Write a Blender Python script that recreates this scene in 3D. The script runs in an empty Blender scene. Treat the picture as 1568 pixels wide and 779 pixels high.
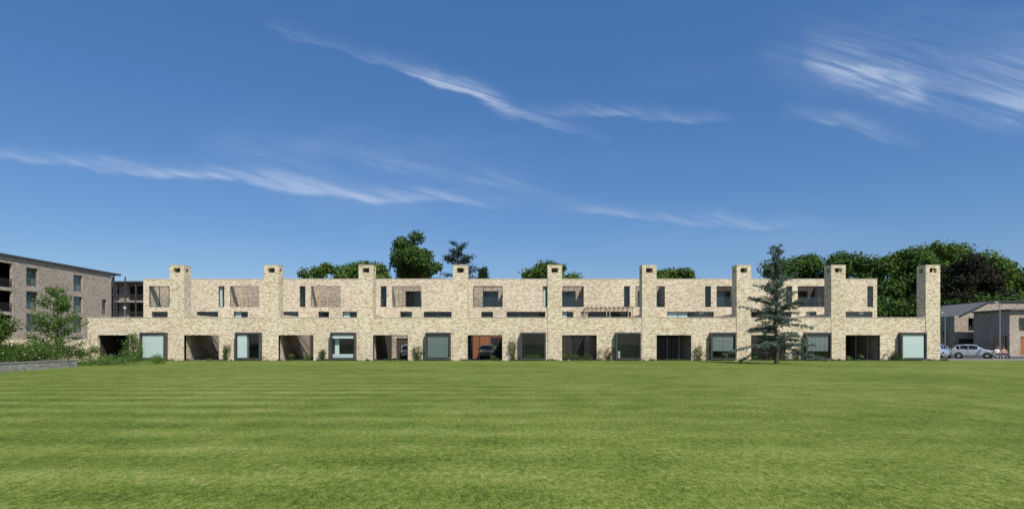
import bpy, math, random
import numpy as np
from mathutils import Vector, Matrix
random.seed(4)
RNG=np.random.default_rng(7)
scene=bpy.context.scene
scene.view_settings.view_transform='Standard'
scene.view_settings.look='None'
scene.view_settings.exposure=0
R=math.radians
# ------------------------------------------------------------------ node helper
class NT:
    def __init__(s,nt): s.nt=nt; s.n=nt.nodes; s.l=nt.links
    def new(s,t,**k):
        n=s.n.new(t)
        for a,b in k.items(): setattr(n,a,b)
        return n
    def put(s,sock,v):
        if isinstance(v,bpy.types.NodeSocket): s.l.new(v,sock)
        else: sock.default_value=v
    def m(s,op,a,b=0.0,c=None,clamp=False):
        n=s.new('ShaderNodeMath',operation=op,use_clamp=clamp)
        s.put(n.inputs[0],a); s.put(n.inputs[1],b)
        if c is not None: s.put(n.inputs[2],c)
        return n.outputs[0]
    def comb(s,x,y,z=0.0):
        n=s.new('ShaderNodeCombineXYZ')
        for i,v in enumerate((x,y,z)): s.put(n.inputs[i],v)
        return n.outputs[0]
    def sep(s,v):
        n=s.new('ShaderNodeSeparateXYZ'); s.put(n.inputs[0],v); return n.outputs
    def noise(s,vec,scale=1.0,detail=4.0,rough=0.5,dist=0.0):
        n=s.new('ShaderNodeTexNoise'); s.put(n.inputs['Vector'],vec)
        n.inputs['Scale'].default_value=scale; n.inputs['Detail'].default_value=detail
        n.inputs['Roughness'].default_value=rough; n.inputs['Distortion'].default_value=dist
        return n.outputs[0]
    def ramp(s,f,stops,interp='LINEAR'):
        n=s.new('ShaderNodeValToRGB'); s.put(n.inputs[0],f); cr=n.color_ramp; cr.interpolation=interp
        while len(cr.elements)<len(stops): cr.elements.new(0.5)
        for e,(p,c) in zip(cr.elements,stops): e.position=p; e.color=(*c,1) if len(c)==3 else c
        return n.outputs[0]
    def mix(s,f,a,b,blend='MIX'):
        n=s.new('ShaderNodeMix',data_type='RGBA',blend_type=blend)
        s.put(n.inputs[0],f)
        for i,v in ((6,a),(7,b)):
            if isinstance(v,tuple) and len(v)==3: v=(*v,1)
            s.put(n.inputs[i],v)
        return n.outputs[2]
    def sstep(s,v,a,b):
        n=s.new('ShaderNodeMapRange',interpolation_type='SMOOTHSTEP'); s.put(n.inputs[0],v)
        n.inputs[1].default_value=a; n.inputs[2].default_value=b
        return n.outputs[0]
def newmat(name):
    m=bpy.data.materials.new(name); m.use_nodes=True
    h=NT(m.node_tree); b=h.n['Principled BSDF']; return m,h,b
def plain(name,col,rough=0.6,metal=0.0,var=0.12,scale=3.0,spec=0.5):
    m,h,b=newmat(name)
    tc=h.new('ShaderNodeTexCoord').outputs['Object']
    f=h.noise(tc,scale,3,0.6)
    c=h.mix(f,tuple(x*(1-var) for x in col),tuple(min(1,x*(1+var)) for x in col))
    h.l.new(c,b.inputs['Base Color']); b.inputs['Roughness'].default_value=rough
    b.inputs['Metallic'].default_value=metal; b.inputs['Specular IOR Level'].default_value=spec
    return m
def brick(name,stops,dark=1.0,mortar=(0.33,0.29,0.22)):
    m,h,b=newmat(name)
    x,y,z=h.sep(h.new('ShaderNodeTexCoord').outputs['Object'])
    u=h.m('ADD',x,y)
    row=h.m('FLOOR',h.m('DIVIDE',z,0.075))
    uo=h.m('ADD',h.m('DIVIDE',u,0.225),h.m('MULTIPLY',row,0.37))
    cell=h.comb(h.m('FLOOR',uo),row,0.0)
    wn=h.new('ShaderNodeTexWhiteNoise',noise_dimensions='2D'); h.l.new(cell,wn.inputs['Vector'])
    cl=h.noise(h.comb(u,h.m('MULTIPLY',z,2.8),0.0),3.2,4,0.8)
    cl=h.m('MULTIPLY',h.m('SUBTRACT',cl,0.5),0.85)
    f=h.m('ADD',h.m('ADD',h.m('MULTIPLY',wn.outputs[0],0.72),0.23),cl,clamp=True)
    col=h.ramp(f,stops)
    fu=h.m('FRACT',uo); fz=h.m('FRACT',h.m('DIVIDE',z,0.075))
    mo=h.m('MAXIMUM',h.m('LESS_THAN',fu,0.05),h.m('LESS_THAN',fz,0.15))
    col=h.mix(h.m('MULTIPLY',mo,0.7),col,mortar)
    big=h.noise(h.comb(u,z,0.0),0.25,2,0.5)
    bb=h.m('MULTIPLY',h.m('ADD',h.m('MULTIPLY',big,0.35),0.86),dark)
    hs=h.new('ShaderNodeHueSaturation'); h.l.new(col,hs.inputs['Color']); h.l.new(bb,hs.inputs['Value'])
    h.l.new(hs.outputs[0],b.inputs['Base Color'])
    b.inputs['Roughness'].default_value=0.9; b.inputs['Specular IOR Level'].default_value=0.2
    return m
BR=brick('buff_brick',[(0.0,(0.17,0.11,0.06)),(0.2,(0.36,0.265,0.165)),(0.42,(0.53,0.43,0.285)),(0.7,(0.65,0.56,0.40)),(1.0,(0.78,0.715,0.56))],mortar=(0.50,0.435,0.315))
BR2=brick('brown_brick',[(0.0,(0.13,0.10,0.078)),(0.3,(0.26,0.215,0.165)),(0.7,(0.39,0.33,0.26)),(1.0,(0.52,0.46,0.375))],mortar=(0.31,0.27,0.22))
BR3=brick('grey_stone_brick',[(0.0,(0.14,0.13,0.12)),(0.4,(0.28,0.26,0.22)),(1.0,(0.46,0.44,0.39))],mortar=(0.24,0.22,0.20))
COP=plain('coping_stone',(0.60,0.53,0.40),0.85,0,0.2,2.0,0.2)
METAL=plain('dark_zinc',(0.075,0.072,0.07),0.45,0.2,0.2)
BLK=plain('black_metal',(0.02,0.02,0.022),0.5)
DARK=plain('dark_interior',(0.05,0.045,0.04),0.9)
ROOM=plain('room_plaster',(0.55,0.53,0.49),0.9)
DECK=plain('terrace_paving',(0.27,0.26,0.24),0.9)
BLIND=plain('pale_blind',(0.78,0.84,0.82),0.8,0,0.05)
CURT=plain('grey_blind',(0.22,0.25,0.245),0.8,0,0.1)
TIM=plain('orange_timber',(0.30,0.12,0.05),0.7,0,0.3,6)
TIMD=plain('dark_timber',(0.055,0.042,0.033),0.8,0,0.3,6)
TIML=plain('pale_timber',(0.36,0.28,0.18),0.8,0,0.2,6)
WHT=plain('white_paint',(0.75,0.75,0.73),0.5,0,0.05)
FLOOR=plain('carport_paving',(0.16,0.15,0.135),0.9)
ROOF=plain('roof_membrane',(0.13,0.13,0.13),0.9)
def glassmat():
    m,h,b=newmat('window_glass')
    out=h.n['Material Output']
    tr=h.new('ShaderNodeBsdfTransparent'); tr.inputs[0].default_value=(0.80,0.86,0.85,1)
    gl=h.new('ShaderNodeBsdfGlossy'); gl.inputs['Roughness'].default_value=0.02; gl.inputs['Color'].default_value=(0.9,0.95,0.95,1)
    mx=h.new('ShaderNodeMixShader')
    lw=h.new('ShaderNodeLayerWeight'); lw.inputs[0].default_value=0.25
    h.l.new(h.m('ADD',h.m('MULTIPLY',lw.outputs['Facing'],0.25),0.05),mx.inputs[0])
    h.l.new(tr.outputs[0],mx.inputs[1]); h.l.new(gl.outputs[0],mx.inputs[2])
    h.l.new(mx.outputs[0],out.inputs[0]); h.n.remove(b); return m
GL=glassmat()
# ------------------------------------------------------------------ mesh helper
class MB:
    def __init__(s): s.v=[]; s.f=[]; s.mi=[]; s.mats=[]
    def mid(s,m):
        if m not in s.mats: s.mats.append(m)
        return s.mats.index(m)
    def quad(s,pts,m):
        b=len(s.v); s.v+= [tuple(p) for p in pts]; s.f.append(tuple(range(b,b+len(pts)))); s.mi.append(s.mid(m))
    def box(s,x0,x1,y0,y1,z0,z1,m):
        b=len(s.v)
        s.v+=[(x0,y0,z0),(x1,y0,z0),(x1,y1,z0),(x0,y1,z0),(x0,y0,z1),(x1,y0,z1),(x1,y1,z1),(x0,y1,z1)]
        for f in ((0,3,2,1),(4,5,6,7),(0,1,5,4),(1,2,6,5),(2,3,7,6),(3,0,4,7)):
            s.f.append(tuple(b+i for i in f)); s.mi.append(s.mid(m))
    def wall(s,a0,a1,z0,z1,t0,t1,holes,m,axis='x'):
        """wall running along axis, thickness t0..t1 on the other axis, with real through openings"""
        A=sorted({a0,a1,*[h[0] for h in holes],*[h[1] for h in holes]}); Z=sorted({z0,z1,*[h[2] for h in holes],*[h[3] for h in holes]})
        A=[a for a in A if a0<=a<=a1]; Z=[z for z in Z if z0<=z<=z1]
        na,nz=len(A)-1,len(Z)-1
        def solid(i,j):
            if i<0 or j<0 or i>=na or j>=nz: return False
            ca,cz=(A[i]+A[i+1])/2,(Z[j]+Z[j+1])/2
            return not any(h[0]<ca<h[1] and h[2]<cz<h[3] for h in holes)
        P=(lambda a,t,z:(a,t,z)) if axis=='x' else (lambda a,t,z:(t,a,z))
        for i in range(na):
            for j in range(nz):
                if not solid(i,j): continue
                l,r,b,t=A[i],A[i+1],Z[j],Z[j+1]
                s.quad([P(l,t0,b),P(r,t0,b),P(r,t0,t),P(l,t0,t)],m)
                s.quad([P(l,t1,b),P(l,t1,t),P(r,t1,t),P(r,t1,b)],m)
                if not solid(i-1,j): s.quad([P(l,t0,b),P(l,t0,t),P(l,t1,t),P(l,t1,b)],m)
                if not solid(i+1,j): s.quad([P(r,t0,b),P(r,t1,b),P(r,t1,t),P(r,t0,t)],m)
                if not solid(i,j-1): s.quad([P(l,t0,b),P(l,t1,b),P(r,t1,b),P(r,t0,b)],m)
                if not solid(i,j+1): s.quad([P(l,t0,t),P(r,t0,t),P(r,t1,t),P(l,t1,t)],m)
    def tube(s,p0,p1,r0,r1,m,n=7,cap=True):
        p0=Vector(p0);p1=Vector(p1); d=(p1-p0)
        if d.length<1e-6: return
        d.normalize(); a=d.orthogonal().normalized(); c=d.cross(a); b=len(s.v)
        for p,r in ((p0,r0),(p1,r1)):
            for k in range(n):
                t=2*math.pi*k/n; s.v.append(tuple(p+a*(r*math.cos(t))+c*(r*math.sin(t))))
        for k in range(n):
            s.f.append((b+k,b+(k+1)%n,b+n+(k+1)%n,b+n+k)); s.mi.append(s.mid(m))
        if cap:
            s.f.append(tuple(b+n+k for k in range(n))); s.mi.append(s.mid(m))
            s.f.append(tuple(b+n-1-k for k in range(n))); s.mi.append(s.mid(m))
    def obj(s,name,parent=None,smooth=False):
        me=bpy.data.meshes.new(name); me.from_pydata(s.v,[],s.f)
        for m in s.mats: me.materials.append(m)
        me.polygons.foreach_set('material_index',s.mi)
        if smooth: me.polygons.foreach_set('use_smooth',[True]*len(s.f))
        me.update(); o=bpy.data.objects.new(name,me); scene.collection.objects.link(o)
        if parent: o.parent=parent
        return o
def empty(name):
    e=bpy.data.objects.new(name,None); scene.collection.objects.link(e); return e
def frame(mb,x0,x1,z0,z1,y0,y1,t,m):
    mb.box(x0,x1,y0,y1,z0,z0+t,m); mb.box(x0,x1,y0,y1,z1-t,z1,m)
    mb.box(x0,x0+t,y0,y1,z0+t,z1-t,m); mb.box(x1-t,x1,y0,y1,z0+t,z1-t,m)
# ------------------------------------------------------------------ terrace
FY=56.0; RY=65.2
TER=empty('brick_terrace')
C=[-31.92+9*i for i in range(9)]
OP=[(c-8.315,c-5.0) for c in C]; OP[0]=(-39.5,-36.5)
WN=[(c-3.28,c-0.88) for c in C]
XL,XR=-40.45,C[8]-0.685
COURT=(1,2,3,4,5,7)      # houses whose parking runs through to a small court open to the sky
mb=MB()
holes=[(a,b,0.0,2.42) for a,b in OP]+[(a+0.06,b-0.06,0.2,2.55) for a,b in WN]
mb.wall(XL,XR,0.0,4.05,FY,FY+0.35,holes,BR)
mb.wall(FY+0.35,RY,0.0,4.05,XL,XL+0.35,[],BR,axis='y')
mb.wall(FY+1.2,RY,0.0,4.05,XR-0.36,XR-0.01,[],BR,axis='y')
mb.obj('front_wall',TER)
mb=MB()
mb.box(XL-0.02,XR+0.0,FY-0.025,FY+0.38,4.053,4.11,COP)
mb.box(XL-0.02,XL+0.37,FY+0.385,RY-0.01,4.053,4.11,COP)
mb.obj('parapet_coping',TER)
mb=MB()
mb.box(XL+0.36,XR-0.37,FY+0.352,60.6,2.8,3.05,DECK)
px=XL+0.36
for i in COURT:
    a,b=OP[i][0]-0.05,OP[i][1]+0.1
    mb.box(px,a,60.602,RY-0.003,2.8,3.05,DECK); px=b
mb.box(px,XR-0.37,60.602,RY-0.003,2.8,3.05,DECK)
for i in COURT:
    a,b=OP[i]
    for x in (a-0.15,b+0.15): mb.box(x-0.02,x+0.02,60.48,RY-0.01,3.9,3.95,BLK)
    mb.box(a-0.12,b+0.12,60.43,60.47,3.9,3.95,BLK)
    k=a-0.1
    while k<b+0.1: mb.box(k,k+0.02,60.44,60.46,3.052,3.9,BLK); k+=0.12
mb.obj('roof_terrace',TER)
# party walls + back-of-carport
mb=MB()
for i,(a,b) in enumerate(OP):
    if i>0:
        mb.box(a-0.32,a-0.06,FY+0.353,RY-0.004,0.0,2.795,BR)
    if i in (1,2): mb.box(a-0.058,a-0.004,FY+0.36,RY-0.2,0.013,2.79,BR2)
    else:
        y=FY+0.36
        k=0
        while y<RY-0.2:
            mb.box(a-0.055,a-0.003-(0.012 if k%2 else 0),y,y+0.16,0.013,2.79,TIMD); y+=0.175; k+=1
    mb.box(b+0.003,b+0.2,FY+0.353,RY-0.004,0.0,2.795,BR2)
    mb.box(a-1.0,a-0.7,FY+1.3,RY-0.004,3.06,4.5,BR) if i>0 else None
mb.obj('party_walls',TER)
mb=MB()
mb.box(XL+0.36,XR-0.37,FY+0.36,RY-0.01,0.0,0.012,FLOOR)
mb.obj('carport_floor',TER)
mb=MB()
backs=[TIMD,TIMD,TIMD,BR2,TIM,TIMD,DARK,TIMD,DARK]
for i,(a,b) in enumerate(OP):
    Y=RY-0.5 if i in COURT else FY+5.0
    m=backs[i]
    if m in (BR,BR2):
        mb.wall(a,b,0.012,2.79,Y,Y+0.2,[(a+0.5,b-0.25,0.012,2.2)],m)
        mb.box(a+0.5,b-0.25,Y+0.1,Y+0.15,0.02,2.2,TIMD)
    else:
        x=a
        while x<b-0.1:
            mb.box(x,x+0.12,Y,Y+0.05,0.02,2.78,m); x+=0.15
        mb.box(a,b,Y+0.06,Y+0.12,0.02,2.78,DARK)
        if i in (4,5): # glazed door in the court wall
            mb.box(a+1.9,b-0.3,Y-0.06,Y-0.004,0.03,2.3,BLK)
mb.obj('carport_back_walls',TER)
# gates
mb=MB()
for i,(a,b) in enumerate(OP):
    if i in (0,1,2): continue
    w=b-a
    if i in (4,5,6,8):
        frame(mb,a+0.01,b-0.01,0.03,2.40,FY+0.18,FY+0.24,0.06,BLK)
        for t in (1/3,2/3): mb.box(a+w*t-0.035,a+w*t+0.035,FY+0.175,FY+0.235,0.09,2.34,BLK)
        if i in (6,5):
            k=a+0.14
            while k<b-0.1: mb.box(k,k+0.022,FY+0.2,FY+0.22,0.09,2.34,BLK); k+=0.14
    else:
        frame(mb,a+0.01,b-0.01,0.03,2.40,FY+0.18,FY+0.23,0.05,BLK)
        mb.box(a+w*0.5-0.03,a+w*0.5+0.03,FY+0.175,FY+0.235,0.08,2.35,BLK)
# open timber stairs in carports 1,2
for i in (1,2):
    a,b=OP[i]
    for k in range(10):
        mb.box(a+0.12,a+1.0,FY+1.0+k*0.42,FY+1.38+k*0.42,2.45-k*0.235,2.50-k*0.235,TIML)
    for xx in (a+0.08,a+1.04): mb.tube((xx,FY+0.9,2.62),(xx,FY+5.4,0.12),0.05,0.05,TIML,6)
    mb.tube((a+1.06,FY+2.2,2.7),(a+1.06,FY+5.4,0.95),0.03,0.03,BLK)
mb.obj('gates_and_stairs',TER)
# bay windows
mb=MB(); gb=MB(); ib=MB()
looks=['blind','half','low','grey','plant','dark','grey2','grey3','blind']
for i,(a,b) in enumerate(WN):
    y0=FY-0.5; y1=FY+0.37
    mb.box(a,b,y0,y1,0.08,0.22,METAL); mb.box(a,b,y0,y1,2.50,2.66,METAL)
    mb.box(a,a+0.13,y0,y1,0.22,2.50,METAL); mb.box(b-0.13,b,y0,y1,0.22,2.50,METAL)
    gb.quad([(a+0.13,y0+0.12,0.22),(b-0.13,y0+0.12,0.22),(b-0.13,y0+0.12,2.5),(a+0.13,y0+0.12,2.5)],GL)
    frame(mb,a+0.133,b-0.133,0.223,2.497,y0+0.08,y0+0.115,0.05,BLK)
    L=looks[i]; g0,g1=a+0.2,b-0.2
    if L in('half',): mb.box((a+b)/2+0.12,(a+b)/2+0.18,y0+0.08,y0+0.14,0.27,2.45,BLK)
    if L=='blind': ib.box(g0,g1,y0+0.14,y0+0.15,0.25,2.46,BLIND)
    if L=='half': ib.box(g0,(a+b)/2-0.1,y0+0.14,y0+0.15,0.25,2.46,BLIND); ib.box((a+b)/2-0.4,(a+b)/2+0.1,y0+0.3,y0+0.32,0.25,2.46,CURT)
    if L=='low': ib.box(g0,g1,y0+0.14,y0+0.15,2.1,2.46,BLIND); ib.box(g0,g1,y0+0.2,y0+0.5,0.25,0.62,WHT); ib.box(g0+0.1,g0+0.5,y0+0.6,y0+0.62,0.6,2.1,BLIND)
    if L in('grey','grey2','grey3'):
        s=g1-g0; n={'grey':10,'grey2':2,'grey3':5}[L]
        for k in range(n):
            ib.box(g0+s*k/n+0.01,g0+s*(k+1)/n-0.015,y0+0.2,y0+0.21,0.3 if L=='grey' else 0.9,2.46,CURT)
    if L=='dark': ib.box(g0+0.1,g0+0.3,y0+0.5,y0+0.7,0.25,0.9,WHT)
    ra,rb=OP[i][1]+0.21,C[i]+0.6
    ib.box(ra,rb,FY+4.2,FY+4.3,0.013,2.79,ROOM)
    ib.box(ra,ra+0.05,FY+0.37,FY+4.19,0.013,2.79,ROOM); ib.box(rb-0.05,rb,FY+1.3,FY+4.19,0.013,2.79,ROOM)
    ib.box(a+0.3,b-0.5,FY+1.4,FY+2.2,0.7,0.75,TIML)
    for q in (a+0.4,b-0.6): ib.box(q,q+0.05,FY+1.45,FY+1.5,0.013,0.7,TIML)
    ib.box(a+0.6,a+1.5,FY+4.15,FY+4.19,1.2,1.9,WHT if i%2 else TIM)
mb.obj('bay_window_frames',TER); gb.obj('bay_window_glass',TER); ib.obj('rooms',TER)
# chimneys
mb=MB()
for c in C:
    x0,x1,y0,y1=c-0.685,c+0.685,FY-0.05,FY+1.2
    mb.box(x0,x1,y0,y1,0.0,8.36,BR)
    p=0.36
    for (xa,xb) in ((x0,x0+p),(x1-p,x1)):
        for (ya,yb) in ((y0,y0+p),(y1-p,y1)): mb.box(xa,xb,ya,yb,8.36,8.80,BR)
    mb.box(x0,x1,y0,y1,8.80,9.05,BR)
    mb.box(x0-0.02,x1+0.02,y0-0.02,y1+0.02,9.052,9.10,COP)
    mb.box(c-0.2,c+0.2,y0+0.42,y1-0.42,8.362,8.798,BLK)
mb.obj('chimneys',TER)
# rear block
RX0,RX1=-40.9,40.5
L0=[-40.3+9*i for i in range(9)]; W0=[-32.25+9*i for i in range(9)]
ff={0:[(0.3,2.1),(5.3,7.7)],1:[(0.4,2.0),(5.7,7.6)],2:[(0.8,2.0),(3.5,5.1)],3:[(0.9,2.2),(3.5,6.6)],4:[(0.9,2.2),(3.7,8.0)],5:[(0.8,2.1),(3.6,8.5)],6:[(0.9,2.1),(3.5,8.7)],7:[(3.4,8.3)],8:[(0.9,2.1),(5.2,8.3)]}
holes=[]; wins=[]
for i in range(9):
    holes.append((L0[i],L0[i]+3.26,5.66,7.98))
    wins.append((W0[i]-0.33,W0[i]+0.33,5.66,7.98))
    for a,b in ff[i]: wins.append((L0[i]+a,L0[i]+b,3.3,5.15))
mb=MB()
mb.wall(RX0,RX1,0.0,8.74,RY,RY+0.35,holes+wins,BR)
mb.wall(RY+0.35,RY+9.0,0.0,8.74,RX0,RX0+0.35,[],BR,axis='y'); mb.wall(RY+0.35,RY+9.0,0.0,8.74,RX1-0.35,RX1,[],BR,axis='y')
mb.wall(RX0,RX1,0.0,8.74,RY+9.0,RY+9.35,[],BR)
mb.obj('rear_block_walls',TER)
mb=MB()
mb.box(RX0-0.02,RX1+0.02,RY-0.025,RY+0.38,8.742,8.80,COP)
mb.obj('rear_parapet_coping',TER)
mb=MB(); gb=MB()
for i in range(9):
    a,b=L0[i]-0.3,L0[i]+3.7
    a=max(a,RX0+0.36)
    mb.box(a,b,RY+0.352,RY+3.4,5.1,5.3,DECK)
    hl=[(L0[i]+0.9,L0[i]+2.7,5.3,7.7)] if i not in (1,2) else [(L0[i]+2.3,L0[i]+3.4,5.3,7.4)]
    mb.wall(a,b,5.3,8.3,RY+3.1,RY+3.4,hl,BR2 if i<7 else TIMD)
    for h in hl:
        frame(mb,h[0],h[1],h[2],h[3],RY+3.2,RY+3.28,0.07,METAL)
        gb.quad([(h[0],RY+3.24,h[2]),(h[1],RY+3.24,h[2]),(h[1],RY+3.24,h[3]),(h[0],RY+3.24,h[3])],GL)
        mb.box(h[0]-0.2,h[1]+0.2,RY+4.6,RY+4.65,5.3,8.0,CURT)
    mb.box(a,a+0.2,RY+0.353,RY+3.098,5.3,8.3,BR); mb.box(b-0.2,b,RY+0.353,RY+3.098,5.3,8.3,BR2)
    e=L0[i+1]-0.3 if i<8 else RX1-0.36
    mb.box(b+0.002,e-0.002,RY+0.352,RY+8.998,8.1,8.3,ROOF)
    mb.box(a,b,RY+3.402,RY+8.998,8.1,8.3,ROOF)
    o=L0[i]
    if i in (1,2,3):
        k=o+0.3
        while k<o+3.2: mb.box(k,k+0.022,RY+0.15,RY+0.17,5.66,7.98 if i==3 else 6.7,BLK); k+=0.42
        for z in (6.25,6.68): mb.box(o,o+3.26,RY+0.175,RY+0.195,z,z+0.022,BLK)
        frame(mb,o+0.01,o+3.25,5.67,7.97,RY+0.1,RY+0.148,0.035,METAL)
    else:
        frame(mb,o+0.02,o+3.24,5.68,7.96,RY+0.12,RY+0.18,0.06,BLK)
        for t in (0.33,0.66): mb.box(o+3.26*t,o+3.26*t+0.05,RY+0.12,RY+0.18,5.74,7.9,BLK)
        gb.quad([(o,RY+0.15,5.66),(o+3.26,RY+0.15,5.66),(o+3.26,RY+0.15,6.8),(o,RY+0.15,6.8)],GL)
for j,(a,b,z0,z1) in enumerate(wins):
    frame(mb,a+0.003,b-0.003,z0+0.003,z1-0.003,RY+0.12,RY+0.18,0.05,METAL)
    gb.quad([(a,RY+0.15,z0),(b,RY+0.15,z0),(b,RY+0.15,z1),(a,RY+0.15,z1)],GL)
    if b-a>2:
        n=int((b-a)/1.2)
        for k in range(1,n): x=a+(b-a)*k/n; mb.box(x-0.025,x+0.025,RY+0.125,RY+0.175,z0+0.05,z1-0.05,METAL)
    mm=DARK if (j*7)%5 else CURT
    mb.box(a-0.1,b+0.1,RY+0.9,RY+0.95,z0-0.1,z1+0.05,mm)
    if (j*3)%4==0 : mb.box(a+0.05,a+(b-a)*0.45,RY+0.3,RY+0.32,z0+0.02,z1-0.02,BLIND)
mb.obj('rear_windows_and_terraces',TER); gb.obj('rear_window_glass',TER)
# pergola on unit 5 roof terrace
mb=MB(); x0=L0[5]+3.3
for x in (x0,x0+2.4,x0+4.8):
    for y in (RY-2.6,RY-0.3): mb.box(x,x+0.09,y,y+0.09,3.052,5.35,TIML)
for y in (RY-2.6,RY-0.3): mb.box(x0-0.2,x0+5.1,y-0.002,y+0.088,5.352,5.47,TIML)
for k in range(11): mb.box(x0+k*0.48,x0+k*0.48+0.06,RY-2.9,RY-0.02,5.473,5.55,TIML)
mb.obj('pergola',TER)
# ------------------------------------------------------------------ foliage
def leafmat(name,c0,c1,trans=0.25,clump=0.5):
    m,h,b=newmat(name); out=h.n['Material Output']
    g=h.new('ShaderNodeNewGeometry'); tc=h.new('ShaderNodeTexCoord').outputs['Object']
    n=h.noise(tc,clump,1,0.6)
    f=h.m('ADD',h.m('MULTIPLY',g.outputs['Random Per Island'],0.55),h.m('MULTIPLY',h.m('SUBTRACT',n,0.28),1.0),clamp=True)
    c=h.mix(f,c0,c1)
    di=h.new('ShaderNodeBsdfDiffuse'); h.l.new(c,di.inputs[0])
    t=h.new('ShaderNodeBsdfTranslucent'); h.l.new(c,t.inputs[0])
    mx=h.new('ShaderNodeMixShader'); mx.inputs[0].default_value=trans
    h.l.new(di.outputs[0],mx.inputs[1]); h.l.new(t.outputs[0],mx.inputs[2]); h.l.new(mx.outputs[0],out.inputs[0])
    h.n.remove(b); return m
BARK=plain('bark',(0.10,0.075,0.055),0.95,0,0.3,8,0.1)
LF_A=leafmat('leaf_mid',(0.045,0.085,0.018),(0.15,0.235,0.055))
LF_B=leafmat('leaf_dark',(0.032,0.065,0.018),(0.11,0.185,0.045))
LF_P=leafmat('leaf_pine',(0.022,0.038,0.026),(0.065,0.10,0.058))
LF_R=leafmat('leaf_copper',(0.018,0.020,0.014),(0.065,0.062,0.042))
LF_C=leafmat('needle_cedar',(0.07,0.10,0.08),(0.19,0.25,0.20),0.1,1.2)
LF_L=leafmat('leaf_light',(0.06,0.11,0.025),(0.18,0.28,0.08))
LF_H=leafmat('leaf_hedge',(0.03,0.065,0.014),(0.12,0.19,0.045))
FLW=plain('white_petal',(0.8,0.78,0.74),0.7,0,0.05)
FLR=plain('red_petal',(0.5,0.03,0.05),0.6)
def rdir(n):
    d=RNG.normal(size=(n,3)); return d/np.linalg.norm(d,axis=1)[:,None]
def leaves(name,P,N,size,mat,parent=None,aspect=0.6,extra=None):
    """one mesh of many small leaf faces"""
    n=len(P); N=N/np.linalg.norm(N,axis=1)[:,None]
    T=np.cross(N,rdir(n)); T/=np.linalg.norm(T,axis=1)[:,None]; B=np.cross(N,T)
    s=(size*(0.6+0.8*RNG.random(n)))[:,None] if np.isscalar(size) else size[:,None]
    a=P-T*s; c=P+T*s; b=P+B*s*aspect+N*s*0.15; d=P-B*s*aspect+N*s*0.15
    V=np.stack([a,b,c,d],1).reshape(-1,3)
    me=bpy.data.meshes.new(name); me.vertices.add(4*n); me.loops.add(4*n); me.polygons.add(n)
    me.vertices.foreach_set('co',V.astype(np.float32).ravel())
    me.loops.foreach_set('vertex_index',np.arange(4*n,dtype=np.int32))
    me.polygons.foreach_set('loop_start',np.arange(0,4*n,4,dtype=np.int32)); me.polygons.foreach_set('loop_total',np.full(n,4,dtype=np.int32))
    me.materials.append(mat)
    if extra:
        me.materials.append(extra[0]); mi=(RNG.random(n)<extra[1]).astype(np.int32); me.polygons.foreach_set('material_index',mi)
    me.update(calc_edges=True); o=bpy.data.objects.new(name,me); scene.collection.objects.link(o)
    if parent: o.parent=parent
    return o
def lobepts(lobes,n):
    L=np.array(lobes); w=L[:,3]**2; k=RNG.choice(len(L),n,p=w/w.sum())
    d=rdir(n); r=L[k,3]*(RNG.random(n)**0.33)*(0.72+0.5*RNG.random(n))
    P=L[k,:3]+d*r[:,None]*np.array([1.1,1,0.85]); N=d+0.9*rdir(n)+np.array([0,0,0.35]); return P,N
def tree(name,x,y,h,cr,cb,mat,nl=6000,ls=0.3,lobes=16,lr=0.38,sx=1.0,top=1.0):
    e=empty(name); mb=MB(); r=h*0.016+0.05
    zc=(cb+h)/2; hz=(h-cb)/2
    p=Vector((x,y,-0.1)); q=None
    for k in range(4):
        q=Vector((x+random.uniform(-.15,.15),y+random.uniform(-.15,.15),(cb+hz)*(k+1)/4)); mb.tube(p,q,r*(1-k*0.2),r*(1-(k+1)*0.2),BARK,8,False); p=q
    Ls=[]
    for k in range(lobes):
        d=rdir(1)[0]; f=random.uniform(0.35,0.85)
        c=Vector((x+d[0]*cr*f*sx,y+d[1]*cr*f,zc+d[2]*hz*f)); rr=cr*lr*random.uniform(0.5,1.15)
        Ls.append((*c,rr)); mb.tube((x,y,max(cb*0.8,c.z-hz*0.7)),c,r*0.35,0.03,BARK,5,False)
    Ls.append((x,y,h-cr*lr*0.9,cr*lr*0.9))
    mb.obj('trunk_and_limbs',e); P,N=lobepts(Ls,nl); leaves('crown',P,N,ls,mat,e); return e
# trees behind the terrace
tree('chestnut_tree',-17.9,110,23.0,5.2,10.5,LF_B,16000,0.25,50,0.32)
def pine(name,x,y,h,cr,cb):
    e=empty(name); mb=MB(); mb.tube((x,y,-0.1),(x+0.5,y,h*0.6),0.4,0.25,BARK,8,False); mb.tube((x+0.5,y,h*0.6),(x-0.2,y,h-0.8),0.25,0.08,BARK,8,False)
    P=[];N=[]
    rnd=random.Random(int(h*10))
    for k in range(42):
        z=rnd.uniform(cb,h-0.3); a=rnd.uniform(0,6.28); t=(z-cb)/(h-cb); L=cr*rnd.uniform(0.45,1.1)*(1-0.65*t**2)
        s=Vector((x+0.1,y,z-0.5)); c=Vector((x+L*math.cos(a),y+L*math.sin(a),z+rnd.uniform(-.2,.5))); mb.tube(s,c,0.07,0.02,BARK,5,False)
        for j in range(110):
            g=rnd.uniform(0.35,1.08); P.append(s.lerp(c,g)+Vector((rnd.gauss(0,.33),rnd.gauss(0,.33),rnd.gauss(.1,.2)))); N.append((rnd.gauss(0,1),rnd.gauss(0,1),rnd.gauss(.8,1)))
    mb.obj('trunk_and_limbs',e); leaves('crown',np.array([tuple(p) for p in P]),np.array(N),0.17,LF_P,e,0.45)
pine('scots_pine_tree',-10.0,108,20.1,4.0,11.5)
pine('scots_pine_tree',-5.6,112,16.2,1.3,12.0)
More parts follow.
